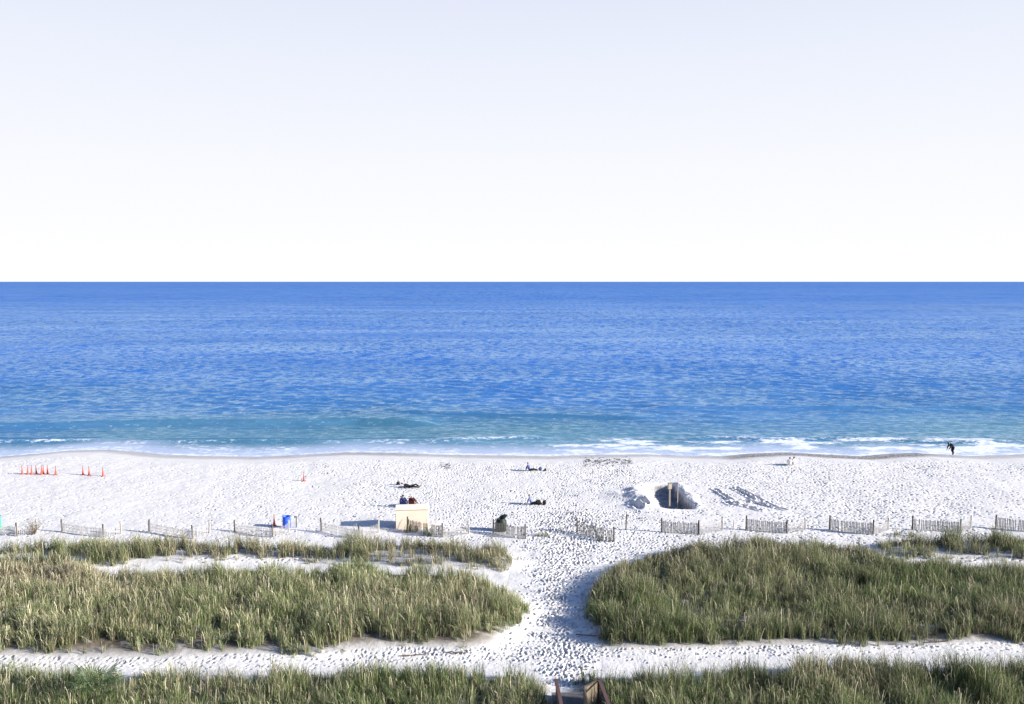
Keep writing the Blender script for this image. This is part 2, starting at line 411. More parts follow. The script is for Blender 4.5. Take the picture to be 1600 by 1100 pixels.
# ------------------------------------------------------------------ sea
def sea():
    y = [76.0]
    while y[-1] < 420: y.append(y[-1] + 0.28 * (y[-1] / 86) ** 1.5)
    s = y[-1] - y[-2]
    while y[-1] < 110000: s *= 1.35; y.append(y[-1] + s)
    y = np.array(y)
    xs = np.arange(-150, 150, 0.5); xe = [xs[-1]]; s = 0.6
    while xe[-1] < 90000: s *= 1.3; xe.append(xe[-1] + s)
    xe = np.array(xe[1:]); x = np.concatenate([-xe[::-1], xs, xe])
    X, Y = np.meshgrid(x, y)
    d = Y - shore(x)[None, :]
    z = np.zeros_like(X)
    amp = sstep(2, 40, d) * sstep(900, 300, Y) * sstep(400, 180, np.abs(X))
    r = np.random.default_rng(5)
    for k in range(46):
        L = 1.2 * (5 / 1.2) ** r.random(); a = -math.pi / 2 + r.normal(0, 0.42)
        kx, ky = 2 * math.pi / L * math.cos(a), 2 * math.pi / L * math.sin(a)
        A = 0.006 * L ** 0.8
        z += A * np.sin(kx * X + ky * Y + r.random() * 6.28)
    # sharpen crests a little and break the regularity
    z = z * (0.55 + 0.9 * fbm(X, Y, 0.035, 3, 21)) * amp
    foam = np.zeros_like(X)
    # low swells coming in, one green-faced one to the left
    def swell(pts, h, w, fo):
        nonlocal z, foam
        q = np.array([P(a, b, ZW)[:2] for a, b in pts]); c = np.interp(x, q[:, 0], q[:, 1])[None, :]
        edge = sstep(q[0, 0], q[0, 0] + 6, X) * sstep(q[-1, 0], q[-1, 0] - 6, X)
        t = Y - c + (fbm(X, Y, 0.08, 3, 31) - .5) * 1.5
        prof = np.where(t < 0, np.exp(-(t / (w * 0.55)) ** 2), np.exp(-(t / (w * 1.6)) ** 2))
        z += h * prof * edge
        foam = np.maximum(foam, fo * np.exp(-((t + w * .15) / (w * 0.5)) ** 2) * edge)
    swell([(-900, 668), (-300, 670), (0, 668), (120, 665), (260, 662), (400, 662), (560, 660), (700, 664)], 0.62, 3.2, 0.0)
    swell([(-900, 690), (-200, 690), (0, 691), (60, 690), (140, 688), (200, 691)], 0.25, 1.1, 0.5)
    swell([(160, 689), (190, 688), (225, 692), (330, 691), (430, 690), (520, 692), (640, 690), (780, 693)], 0.25, 1.1, 0.28)
    swell([(640, 690), (760, 686), (830, 684), (880, 687)], 0.2, 1.6, 0.62)
    swell([(1040, 690), (1120, 684), (1200, 689), (1300, 686), (1400, 688), (1500, 692), (1700, 690), (2300, 690)], 0.22, 1.2, 0.5)
    swell([(980, 640), (1200, 636), (1400, 640), (1700, 634), (2200, 636)], 0.35, 3.6, 0.0)
    swell([(560, 640), (700, 646), (900, 650), (1060, 655)], 0.28, 3.0, 0.0)
    # broken water by the beach
    band = 7.5 + 5.0 * (fbm(X, Y * 0.2, 0.05, 3, 41) - .3) + 3.5 * sstep(-6, 12, X)
    f2 = sstep(band, band * 0.45, d) * (0.45 + 0.55 * sstep(-10, 10, X))
    lace = fbm(X, Y * 2.2, 0.28, 4, 51)
    f2 *= 0.2 + 0.95 * sstep(0.40, 0.66, lace)
    edge = np.exp(-((d - 0.5) / 0.7) ** 2) * (0.35 + 0.65 * fbm(X, Y, 0.15, 2, 61))
    foam = np.clip(np.maximum(foam * (0.5 + lace), np.maximum(f2, edge)), 0, 1) * (d > -1)
    z += foam * 0.05 * sstep(1, 4, d)
    shallow = (0.45 * sstep(130, 20, d) + 0.5 * sstep(40, 2, d)) * (0.55 + 0.9 * fbm(X, Y, 0.03, 3, 71))
    wash = sstep(7.5, 1.5, d)
    zz = ZW + z * sstep(0, 3, d) + 0.0 * X
    return grid_mesh('sea', x, y, zz, {'foam': foam, 'shallow': np.clip(shallow, 0, 1), 'wash': wash}, sea_material())

def sea_material():
    m = bpy.data.materials.new('sea_water'); m.use_nodes = True
    n, l = m.node_tree.nodes, m.node_tree.links; b = n['Principled BSDF']
    tc = n.new('ShaderNodeTexCoord')
    def mapped(sx, sy):
        q = n.new('ShaderNodeMapping'); q.inputs['Scale'].default_value = (sx, sy, 1); l.new(tc.outputs['Object'], q.inputs[0]); return q.outputs[0]
    def noise(vec, sc, det, ro=0.5):
        z = n.new('ShaderNodeTexNoise'); z.inputs['Scale'].default_value = sc; z.inputs['Detail'].default_value = det; z.inputs['Roughness'].default_value = ro
        l.new(vec, z.inputs['Vector']); return z.outputs['Fac']
    def at(nm):
        a = n.new('ShaderNodeAttribute'); a.attribute_name = nm; return a.outputs['Fac']
    def ramp(src, stops):
        r = n.new('ShaderNodeValToRGB'); e = r.color_ramp.elements
        while len(e) < len(stops): e.new(0.5)
        for k, (p, c) in enumerate(stops): e[k].position = p; e[k].color = (*c, 1)
        l.new(src, r.inputs[0]); return r.outputs[0]
    def mix(f, a, c):
        x = n.new('ShaderNodeMix'); x.data_type = 'RGBA'; l.new(f, x.inputs[0]); l.new(a, x.inputs[6])
        if isinstance(c, tuple): x.inputs[7].default_value = (*c, 1)
        else: l.new(c, x.inputs[7])
        return x.outputs[2]
    def math_(op, a, c, clamp=False):
        x = n.new('ShaderNodeMath'); x.operation = op; x.use_clamp = clamp
        for i, q in enumerate((a, c)):
            if isinstance(q, (int, float)): x.inputs[i].default_value = q
            else: l.new(q, x.inputs[i])
        return x.outputs[0]
    deep = ramp(noise(mapped(0.4, 1), 0.012, 5, 0.6), [(0.35, (0.020, 0.112, 0.37)), (0.65, (0.036, 0.138, 0.43))])
    shal = ramp(noise(mapped(0.4, 1), 0.05, 5, 0.6), [(0.35, (0.045, 0.145, 0.215)), (0.65, (0.085, 0.205, 0.305))])
    c = mix(at('shallow'), deep, shal)
    c = mix(at('wash'), c, (0.36, 0.42, 0.55))  # pale tone paints the sky's reflection on the thin foamy film
    fn = noise(mapped(0.6, 1.0), 2.0, 9, 0.75)
    f = math_('ADD', math_('MULTIPLY', at('foam'), 1.05), math_('MULTIPLY', math_('SUBTRACT', fn, 0.5), 4.2))
    fm = ramp(f, [(0.36, (0, 0, 0)), (1.3, (1, 1, 1))])
    c = mix(fm, c, (0.66, 0.69, 0.75))
    l.new(c, b.inputs['Base Color'])
    rr = n.new('ShaderNodeMapRange'); l.new(fm, rr.inputs[0]); rr.inputs[3].default_value = 0.12; rr.inputs[4].default_value = 0.8
    l.new(rr.outputs[0], b.inputs['Roughness'])
    b.inputs['IOR'].default_value = 1.33; b.inputs['Specular IOR Level'].default_value = 0.5
    # wave slopes at several sizes, so that the chop reads at every distance
    geo = n.new('ShaderNodeNewGeometry')
    def vm(op, a, c=None, sc=None):
        x = n.new('ShaderNodeVectorMath'); x.operation = op; l.new(a, x.inputs[0])
        if isinstance(c, tuple): x.inputs[1].default_value = c
        elif c is not None: l.new(c, x.inputs[1])
        if sc is not None:
            if isinstance(sc, float): x.inputs['Scale'].default_value = sc
            else: l.new(sc, x.inputs['Scale'])
        return x.outputs[0]
    acc = None
    sep = n.new('ShaderNodeSeparateXYZ'); l.new(tc.outputs['Object'], sep.inputs[0])
    def fade(a0, a1, lo, hi):
        r = n.new('ShaderNodeMapRange'); r.interpolation_type = 'SMOOTHSTEP'; l.new(sep.outputs['Y'], r.inputs[0])
        for q, v_ in zip((1, 2, 3, 4), (a0, a1, lo, hi)): r.inputs[q].default_value = v_
        return r.outputs[0]
    # short chop inshore, longer and longer seas further out
    for sx, sy, k, y0, y1, y2, y3 in ((0.75, 1.25, 1.0, 0, 1, 170, 330), (0.45, 0.45, 1.2, 95, 150, 330, 650), (0.28, 0.075, 1.4, 240, 380, 800, 1500), (0.15, 0.014, 1.6, 600, 1000, 2200, 4000), (0.06, 0.003, 1.8, 1800, 3000, 60000, 90000), (0.018, 0.10, 0.35, 0, 1, 900, 2000)):
        z = n.new('ShaderNodeTexNoise'); z.inputs['Scale'].default_value = 1.0; z.inputs['Detail'].default_value = 2.5; z.inputs['Roughness'].default_value = 0.6
        l.new(mapped(sx, sy), z.inputs['Vector'])
        v = vm('SCALE', vm('MULTIPLY', vm('SUBTRACT', z.outputs['Color'], (0.5, 0.5, 0.5)), (0.35, 1.0, 0.0)), None, k)
        v = vm('SCALE', v, None, math_('MULTIPLY', fade(y0, y1, 0, 1), fade(y2, y3, 1, 0)))
        acc = v if acc is None else vm('ADD', acc, v)
    calm = math_('SUBTRACT', 1.0, math_('MULTIPLY', at('wash'), 0.8))
    acc = vm('SCALE', acc, None, calm)
    nrm = vm('NORMALIZE', vm('ADD', geo.outputs['Normal'], acc))
    l.new(vm('NORMALIZE', vm('ADD', geo.outputs['Normal'], vm('SCALE', acc, None, 0.45))), b.inputs['Normal']); b.inputs['Specular IOR Level'].default_value = 0.0
    # a wind-roughened sea reflects far less at grazing angles than a flat one
    fr = n.new('ShaderNodeFresnel'); fr.inputs['IOR'].default_value = 1.33; l.new(nrm, fr.inputs['Normal'])
    wnd = n.new('ShaderNodeMapRange'); l.new(noise(mapped(0.25, 1), 0.03, 4, 0.6), wnd.inputs[0])
    for q, v_ in zip((1, 2, 3, 4), (0.3, 0.7, 0.55, 1.4)): wnd.inputs[q].default_value = v_
    wind = wnd.outputs[0]
    fmr = n.new('ShaderNodeMapRange'); l.new(fr.outputs[0], fmr.inputs[0])
    for q, v_ in zip((1, 2, 3, 4), (0.15, 0.95, 0.02, 0.42)): fmr.inputs[q].default_value = v_
    fac = math_('MULTIPLY', math_('MULTIPLY', fmr.outputs[0], math_('MULTIPLY', fade(105, 900, 1.3, 0.6), wind)), math_('SUBTRACT', 1.0, fm))
    gl = n.new('ShaderNodeBsdfGlossy'); gl.inputs['Roughness'].default_value = 0.05; gl.inputs['Color'].default_value = (0.62, 0.84, 1.0, 1)
    mx = n.new('ShaderNodeMixShader'); l.new(fac, mx.inputs[0]); l.new(b.outputs[0], mx.inputs[1]); l.new(gl.outputs[0], mx.inputs[2])
    l.new(mx.outputs[0], n['Material Output'].inputs['Surface'])
    return m
tag(sea(), 'blue sea with low swells breaking white on the beach', 'sea', kind='structure')

# ------------------------------------------------------------------ grass
def grass_material():
    m = bpy.data.materials.new('grass_blades'); m.use_nodes = True
    n, l = m.node_tree.nodes, m.node_tree.links
    b = n['Principled BSDF']; b.inputs['Roughness'].default_value = 0.6; b.inputs['Specular IOR Level'].default_value = 0.25
    a = n.new('ShaderNodeAttribute'); a.attribute_name = 'col'
    l.new(a.outputs['Color'], b.inputs['Base Color'])
    t = n.new('ShaderNodeBsdfTranslucent'); l.new(a.outputs['Color'], t.inputs['Color'])
    mx = n.new('ShaderNodeMixShader'); mx.inputs[0].default_value = 0.3
    l.new(b.outputs[0], mx.inputs[1]); l.new(t.outputs[0], mx.inputs[2]); l.new(mx.outputs[0], n['Material Output'].inputs['Surface'])
    return m
GM = grass_material()
GREEN = np.array([(0.075, 0.115, 0.038), (0.15, 0.19, 0.075), (0.25, 0.285, 0.13)])
DRY = np.array([(0.38, 0.33, 0.21), (0.22, 0.18, 0.115), (0.085, 0.065, 0.05), (0.46, 0.42, 0.29)])

def blades(tx, ty, th, nb, dryness, seed, tint=None, spread=0.12):
    """turn tufts (position, height, blades each) into blade strips"""
    r = np.random.default_rng(seed)
    N = len(tx)
    idx = np.repeat(np.arange(N), nb); M = len(idx)
    a = r.random(M) * 2 * math.pi; rad = spread * np.sqrt(r.random(M))
    bx = tx[idx] + rad * np.cos(a); by = ty[idx] + rad * np.sin(a); bz = gzv(bx, by) - 0.03
    h = th[idx] * r.uniform(0.35, 1.15, M)
    ta = (2 * math.pi * (fbm(tx, ty, 0.5, 2, seed) * 2 + 0.3 * r.random(N)))[idx]        # neighbouring tufts bend alike
    la = a + r.normal(0, 0.9, M); lean = np.abs(r.normal(0.26, 0.24, M)) * h
    lx = np.cos(la) * lean + np.cos(ta) * 0.15 * h - 0.05 * h; ly = np.sin(la) * lean + np.sin(ta) * 0.15 * h
    kind = r.random(M); stalk = kind < 0.022; fallen = kind > 0.992
    h = np.where(stalk, h * 1.1 + 0.25, h); lx = np.where(stalk, lx * 0.6, lx)
    lx = np.where(fallen, lx * 2.2 + 0.25 * np.cos(la), lx); ly = np.where(fallen, ly * 2.2 + 0.25 * np.sin(la), ly)
    wd = r.uniform(0.0045, 0.011, M); wd = np.where(stalk, 0.006, wd)
    wa = r.random(M) * math.pi; wx, wy = np.cos(wa) * wd, np.sin(wa) * wd
    ll = np.sqrt(lx * lx + ly * ly)
    K = 4
    co = np.empty((M, 2 * K, 3), np.float32)
    for k, (t, q, ws) in enumerate(((0, 0, 1.0), (0.42, 0.16, 1.0), (0.78, 0.50, 0.75), (1.0, 1.0, 0.15))):
        ws_ = np.where(stalk & (k >= 2), 1.7, ws)
        cx, cy = bx + lx * q, by + ly * q
        cz = bz + h * t - ll * (0, 0, .10, .42)[k]
        cz = np.maximum(cz, bz + 0.02 * k)
        co[:, 2 * k] = np.stack([cx - wx * ws_, cy - wy * ws_, cz], 1)
        co[:, 2 * k + 1] = np.stack([cx + wx * ws_, cy + wy * ws_, cz], 1)
    b0 = (np.arange(M) * 2 * K)[:, None]
    q = np.concatenate([b0 + np.array([[2 * k, 2 * k + 1, 2 * k + 3, 2 * k + 2]]) for k in range(K - 1)], 0)
    g = GREEN[r.integers(0, 3, M)]; d = DRY[r.integers(0, 4, M)]
    isd = r.random(M) < dryness[idx]
    col = np.where(isd[:, None], d, g)
    col = np.where((stalk | fallen)[:, None], np.array((0.42, 0.38, 0.26)), col)
    col = col * r.uniform(0.45, 1.4, (M, 1))
    if tint is not None: col = col * tint[idx]
    col = np.repeat(col, 2 * K, 0)
    return co.reshape(-1, 3), q, col

WALK = (P(862, 1090, .8)[0], P(950, 1090, .8)[0], P(880, 1066, 0.3)[1])
PALMXY = P(146, 1096, 0.5)
def bed(name, poly, dens, hgt, nb, seed, label, dryf, clump=0.0, feather=0.9):
    p = np.array(poly); (x0, y0), (x1, y1) = p.min(0), p.max(0)
    y0 = max(y0, 31.5)
    r = np.random.default_rng(seed)
    n_ = int((x1 - x0) * (y1 - y0) * dens)
    x, y = r.uniform(x0, x1, n_), r.uniform(y0, y1, n_)
    wx = x + (fbm(x, y, 0.6, 4, seed) - .5) * 3.0 * feather; wy = y + (fbm(x, y, 0.6, 4, seed + 3) - .5) * 3.0 * feather
    lv = litv(x, y)
    k = (inpoly(wx, wy, poly) | ((lv > 0.03) & (lv < 0.6) & (r.random(n_) < 0.07))) & (np.abs(x) < y * 0.66 + 3)
    cl = fbm(x, y, 0.85 if clump else 0.45, 3, seed + 5)
    if clump: k &= cl > clump + r.normal(0, 0.07, n_)
    else: k &= (cl > 0.39 + r.normal(0, .03, n_)) | (r.random(n_) < 0.3)
    k &= r.random(n_) < 0.16 + 0.84 * sstep(0.15, 0.85, lv) if not clump else True
    k &= (x - PALMXY[0]) ** 2 + ((y - PALMXY[1]) * 0.8) ** 2 > 0.12
    k &= ~((x > WALK[0]) & (x < WALK[1]) & (y < WALK[2]))
    x, y, cl = x[k], y[k], cl[k]
    hh = hgt * (0.25 + 1.45 * fbm(x, y, 0.6, 3, seed + 8)) * r.uniform(0.75, 1.2, len(x))
    hh = hh * (0.35 + 0.7 * sstep(0.3, 0.98, litv(x, y)))
    dr = np.clip(dryf(x, y) + (fbm(x, y, 0.22, 3, seed + 11) - 0.5) * 0.8, 0.06, 0.95)
    if name == 'dune_grass' and seed == 202:
        gx_, gy_, _z = P(1490, 935); dr = np.where(((x - gx_) / 5.5) ** 2 + ((y - gy_) / 2.6) ** 2 < 0.6 + 0.8 * fbm(x, y, 0.5, 2, 5), 0.05, dr)
    tint = {101: 1.3, 303: 1.12, 505: 1.2}.get(seed, 1.0) * (0.72 + 0.6 * fbm(x, y, 0.35, 3, seed + 13))[:, None] * np.ones((1, 3))
    co, q, col = blades(x, y, hh, nb, dr, seed, tint)
    o = raw_mesh(name, co, q, None, GM, False, col)
    print(name, len(x), 'tufts', len(q), 'faces')
    return tag(o, label, 'grass', kind='stuff')

W = lambda *c: (lambda x, y: c[0] + c[1] * sstep(c[2], c[3], x))
bed('dune_grass', BEDS['left_dune'], 30, 0.85, 16, 101, 'tall green and straw dune grass on the broad dune left of the sand path', lambda x, y: 0.32 + 0.45 * sstep(-16, -27, x) * sstep(42, 46, y))
bed('dune_grass', BEDS['right_dune'], 30, 0.88, 16, 202, 'dense green dune grass on the dune right of the sand path', lambda x, y: 0.30 + 0 * x)
bed('dune_grass', BEDS['left_front'], 31, 0.82, 16, 303, 'shaggy green grass in the near bed left of the boardwalk', lambda x, y: 0.32 + 0 * x)
bed('dune_grass', BEDS['right_front'], 31, 0.82, 16, 404, 'lush green grass in the near bed right of the boardwalk', lambda x, y: 0.26 + 0 * x)
bed('dune_grass', STRIPS['left_strip'], 24, 0.95, 15, 505, 'clumps of straw coloured grass along the sand fence left of the path', lambda x, y: 0.55 + 0 * x, clump=0.43)
bed('dune_grass', STRIPS['right_strip'], 20, 0.8, 15, 606, 'low scattered grass clumps by the sand fence at far right', lambda x, y: 0.35 + 0 * x, clump=0.42)

def tuft(px, py, rad, hgt, n_, seed, label, dry=0.35):
    x, y, z = G(px, py); r = np.random.default_rng(seed)
    a = r.random(n_) * 6.28; rr = rad * np.sqrt(r.random(n_))
    tx, ty = x + rr * np.cos(a), y + rr * np.sin(a)
    co, q, col = blades(tx, ty, hgt * r.uniform(.7, 1.15, n_), 14, np.full(n_, dry), seed)
    co = co - np.array((x, y, z), np.float32)
    o = raw_mesh('grass_clump', co, q, None, GM, False, col); o.location = (x, y, z)
    return tag(o, label, 'grass clump')
tuft(848, 838, 0.5, 0.45, 10, 1, 'small lone grass tuft on the sand just right of the dark bin', 0.4)
tuft(1487, 853, 0.6, 1.45, 40, 2, 'tall green grass clump in front of a fence end at right', 0.2)
tuft(1565, 853, 0.5, 1.35, 30, 3, 'tall olive grass clump touching the rightmost fence panel', 0.3)
tuft(1412, 838, 0.8, 0.5, 18, 4, 'low yellow green grass tuft beside a pale thin fence post', 0.4)
tuft(938, 845, 0.22, 0.35, 4, 5, 'tiny weed at the foot of the fence panel left of the gap', 0.4)
tuft(642, 830, 0.45, 0.8, 14, 6, 'straw grass clump growing through the fence in front of the beige box', 0.6)
tuft(668, 834, 0.5, 0.6, 12, 7, 'dark low grass clump under the right corner of the beige box', 0.3)

DRIFT = mat('drift_stick', (.13, .095, .07), .9, .1, .3, 7)
def stick(px, py, L, rz, seed, label):
    x, y, z = G(px, py); r = random.Random(seed); mb = MB(); p = Vector((-L / 2, 0, .03)); pts = []
    for k in range(6):
        pts.append(tuple(p)); p = p + Vector((L / 5, r.uniform(-.09, .09), r.uniform(-.02, .035)))
    mb.tube(pts, [.026, .03, .028, .024, .018, .008], 7)
    for k in (2, 3):
        q = Vector(pts[k]); mb.tube([q, q + Vector((.14, r.choice((-1, 1)) * .14, .05)), q + Vector((.30, r.choice((-1, 1)) * .2, .06))], [.014, .010, .004], 5)
    o = mb.build('driftwood_stick', DRIFT); o.location = (x, y, z); o.rotation_euler = (0, 0, rz)
    tag(o, label, 'driftwood', 'driftwood along the foot of the dunes')
stick(655, 1014, 1.9, .1, 1, 'long forked driftwood stick on the sand below the left dune')
stick(716, 1010, 1.2, -.2, 2, 'short driftwood stick near the right end of the left dune')
stick(926, 993, 1.7, -.15, 3, 'driftwood stick at the foot of the right dune beside the crossing path')
stick(1470, 998, 1.4, .25, 4, 'driftwood stick on the sand below the far right of the right dune')

# ------------------------------------------------------------------ sand fence
DARKSLAT = mat('shaded_slat', (0.17, 0.16, 0.145), 0.9, 0.1, 0.3, 3, stretch=(1, 1, .2))  # slat wood darkened for panels turned away from the sun
SLAT = mat('weathered_lit_slat', (0.38, 0.36, 0.33), 0.9, 0.1, 0.3, 3, stretch=(1, 1, .2))  # same wood in a painted sunlit tone: sun-facing panels and the left run
POST = mat('dark_post', (0.085, 0.075, 0.065), 0.9, 0.1, 0.3, 6, stretch=(1, 1, .2))
PALEPOST = mat('pale_post', (0.42, 0.39, 0.34), 0.9, 0.1, 0.2, 6, stretch=(1, 1, .2))
WIRE = mat('fence_wire', (0.12, 0.11, 0.10), 0.5, 0.5)
def fence_section(a, b, hs, hp, label, sag=0.06, seed=0, pm=POST, pitch=0.10, posts=(1, 1), sm=None, sw=.048):
    r = random.Random(seed)
    a, b = Vector(a), Vector(b); d = b - a; L = Vector((d.x, d.y, 0)).length; ang = math.atan2(d.y, d.x)
    t = thing('sand_fence_panel', a, ang, label, 'sand fence', 'zigzag sand fence panels along the beach edge')
    dz = d.z
    for i, on in enumerate(posts):
        if not on: continue
        mb = MB(); x = (0, L)[i]; zz = (0, dz)[i]; le = r.uniform(-.05, .05)
        mb.tube([(x, 0.055, zz - .25), (x + le * .5, 0.055, zz + hp * .5), (x + le, 0.055, zz + hp - r.uniform(0, .08))], [.06, .058, .054], 8)
        mb.build('post', pm, t)
    mb = MB(); n_ = int(L / pitch)
    top = lambda s: hs - sag * 4 * s * (1 - s)
    for k in range(n_ + 1):
        s = k / n_; x = s * L; z0 = dz * s
        hh = top(s) + r.uniform(-.03, .03); ti = r.uniform(-.03, .03)
        if r.random() < .05: continue
        mb.box((x + ti * hh / 2, 0, z0 + hh / 2 - .05), (sw, .012, hh + .1), (0, ti, 0))
    mb.build('slats', sm or SLAT, t)
    mb = MB()
    for q in (.22, .55, .85):
        mb.tube([(L * s, .012, dz * s + top(s) * q) for s in np.linspace(0, 1, 7)], .006, 5)
    mb.build('wire', WIRE, t)
    return t
def lone_post(px, py, h_, label, m=POST, r_=0.05):
    x, y, z = G(px, py); mb = MB()
    mb.tube([(0, 0, -.3), (.01, 0, h_ * .5), (.03, .01, h_)], [r_, r_ * .96, r_ * .9], 9)
    mb.tube([(.03, .01, h_), (.032, .01, h_ + .012)], [r_ * .9, r_ * .6], 9)
    o = mb.build('fence_post', m); o.location = (x, y, z)
    return tag(o, label, 'post', 'single posts between the fence panels')

FE = [  # far post, near end, mid post, wording
 ((-37, 830), (25, 838), (58, 832), 'cut by the left edge'),
 ((96, 831), (160, 842), (190, 834), 'second from the left edge'),
 ((232, 831), (300, 842), (328, 833), 'third from the left edge'),
 ((366, 830), (425, 840), (452, 832), 'with the blue barrel'),
 ((501, 830), (560, 842), (592, 832), 'before the box shadow'),
 ((636, 829), (690, 840), (733, 834), 'before the beige box'),
 ((770, 833), (820, 842), None, 'in front of the dark bin with the tilted lid'),
 ((901, 834), (958, 846), None, 'dark, standing alone just left of the trodden gap'),
 ((1034, 831), (1092, 838), (1129, 829), 'dark, first one right of the trodden gap'),
 ((1166, 828), (1230, 834), (1259, 828), 'dark, second one right of the trodden gap'),
 ((1296, 828), (1364, 835), (1389, 828), 'dark, third one right of the trodden gap'),
 ((1426, 828), (1500, 833), (1518, 827), 'dark, left of the tall green grass clump at right'),
 ((1556, 826), (1640, 833), (1655, 827), 'cut by the right edge'),
]
nxt = None
for i, (f, nr, md, words) in enumerate(FE):
    pf, pn = G(*f), G(*nr)
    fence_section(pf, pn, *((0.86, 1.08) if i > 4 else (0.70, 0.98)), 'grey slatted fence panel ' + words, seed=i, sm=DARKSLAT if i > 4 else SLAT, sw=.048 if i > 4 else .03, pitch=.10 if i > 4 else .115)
    words = words.split(', ')[-1]
    if md:
        pm_ = G(*md)
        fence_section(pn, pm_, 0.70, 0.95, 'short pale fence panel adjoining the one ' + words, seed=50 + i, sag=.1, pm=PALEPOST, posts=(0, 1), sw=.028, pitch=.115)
lone_post(978, 830, 1.15, 'dark single post standing in the trodden gap in the fence')
lone_post(875, 832, 0.95, 'thin single post left of the path gap', PALEPOST, .03)
lone_post(463, 824, 0.85, 'thin dark post just right of the blue barrel', POST, .035)
lone_post(1146, 828, 0.7, 'short pale post between the first and second panels right of the gap', PALEPOST, .035)

# ------------------------------------------------------------------ cones
ORANGE = mat('cone_orange', (0.44, 0.055, 0.025), 0.45, 0.4, 0.1, 8)
BLACK = mat('black_rubber', (0.02, 0.02, 0.022), 0.6, 0.3)
def make_cone():
    t = thing('traffic_cone', (0, 0, 0), 0, 'x', 'traffic cone', 'orange cones on the sand')
    MB().box((0, 0, .02), (.36, .36, .04), ch=.012).build('base', ORANGE, t)
    MB().lathe([(.120, .041), (.105, .07), (.058, .42), (.026, .84), (.022, .86)], 20).build('body', ORANGE, t)
    MB().lathe([(.023, .862), (.022, .94), (.012, .95)], 14).build('tip', BLACK, t)
    return t
cone0 = make_cone()
cones = [((35, 741), 'leftmost orange cone of the group near the water'), ((43.5, 741), 'orange cone second from left in the row near the water'),
 ((49.5, 741), 'orange cone third from left in the row near the water'), ((57, 741), 'orange cone fourth from left in the row near the water'),
 ((65, 741), 'taller looking orange cone close beside its neighbour in the row'), ((68, 740.3), 'orange cone half hidden behind its neighbour in the row'),
 ((74.5, 741), 'orange cone seventh from left in the row near the water'), ((87, 742), 'orange cone a step right of the tight row'),
 ((130, 742), 'left cone of the loose trio right of the tight row'), ((139.5, 742.5), 'middle cone of the loose trio right of the tight row'),
 ((161, 744), 'right cone of the loose trio right of the tight row'), ((475, 751.5), 'lone orange cone on open sand in mid beach'),
 ((428.5, 821), 'red orange cone with the blue barrel')]
for i, ((px, py), lb) in enumerate(cones):
    c = cone0 if i == 0 else copy_tree(cone0)
    x, y, z = G(px, py); c.location = (x, y, z - .012); c.scale = (.92, .92, .92); c.rotation_euler = (random.uniform(-.03, .03), random.uniform(-.04, .04), random.uniform(0, 1.5)); c['label'] = lb

# ------------------------------------------------------------------ bins and box
def barrel(px, py, colr, label, lid=False):
    x, y, z = G(px, py)
    m = mat('barrel_paint', colr, 0.45, 0.4, 0.15, 5); dk = mat('barrel_inside', tuple(c * .25 for c in colr), 0.8, 0.2)
    t = thing('trash_barrel', (x, y, z - .02), 0.3, label, 'trash bin')
    mb = MB().lathe([(.28, 0), (.29, .02), (.29, .28), (.302, .30), (.302, .32), (.29, .34), (.29, .56), (.302, .58), (.302, .60), (.29, .62), (.29, .86), (.305, .875), (.305, .895), (.28, .895), (.275, .80), (.27, .10)], 28, cap=False)
    mb.build('drum', m, t)
    MB().lathe([(.268, .60), (.20, .72), (.08, .78)], 16).build('rubbish_liner', dk, t)
    return t
barrel(448, 824.5, (0.03, 0.10, 0.62), 'blue metal drum barrel standing behind the sand fence')
barrel(-5, 826, (0.04, 0.45, 0.26), 'teal green drum at the left picture edge')
def dark_bin(px, py):
    x, y, z = G(px, py)
    m = mat('dark_green_plastic', (0.012, 0.02, 0.014), 0.55, 0.3, 0.2, 5)
    t = thing('trash_bin', (x, y, z - .02), 0.2, 'dark green trash bin with its lid tipped up behind the fence', 'trash bin')
    MB().lathe([(.37, 0), (.39, .03), (.40, .5), (.39, .74), (.36, .80), (.30, .86), (.28, .90), (.29, .92), (.26, .92), (.24, .70)], 30, cap=False).build('drum', m, t)
    MB().lathe([(.235, .60), (.1, .66)], 16).build('rubbish_liner', BLACK, t)
    l_ = MB().lathe([(.30, 0), (.32, .015), (.30, .045), (.12, .10), (.03, .115)], 26).build('lid', m, t)
    l_.location = (.16, -.02, 1.03); l_.rotation_euler = (0.15, -.30, 0)
    MB().box((0.02, 0, .98), (.05, .22, .12), ch=.01).build('hinge', m, t)
dark_bin(783, 829)
BOXM = mat('beige_panel', (0.82, 0.67, 0.53), 0.6, 0.3, 0.05, 1.2)
LIDM = mat('sunlit_lid', (0.82, 0.72, 0.58), 0.5, 0.3, 0.04, 2)  # paler than the body, the sunlit top put into the lid colour
def storage_box():
    a, b = G(618, 826), G(670, 826)
    wdt = b[0] - a[0]; cx = (a[0] + b[0]) / 2
    t = thing('storage_box', (cx, a[1], min(a[2], b[2]) - .05), math.radians(5), 'large beige storage box with a pale lid standing on the beach', 'storage box')
    hb, dp = 1.50, 1.15
    MB().box((0, dp / 2, hb / 2 + .04), (wdt * .97, dp, hb - .08), ch=.02).build('body', BOXM, t)
    MB().box((0, dp / 2, hb + .06), (wdt * 1.02, dp + .10, .12), ch=.03).build('lid', LIDM, t)
    for s in (-.42, .42):
        MB().box((s * wdt, dp / 2, .0), (.14, dp * .95, .08)).build('skid', POST, t)
    for s in (-1, 1):
        MB().tube([(s * wdt * .49, dp * .35, hb * .6), (s * (wdt * .49 + .05), dp * .37, hb * .6), (s * (wdt * .49 + .05), dp * .63, hb * .6), (s * wdt * .49, dp * .65, hb * .6)], .015, 8).build('handle', BLACK, t)
storage_box()

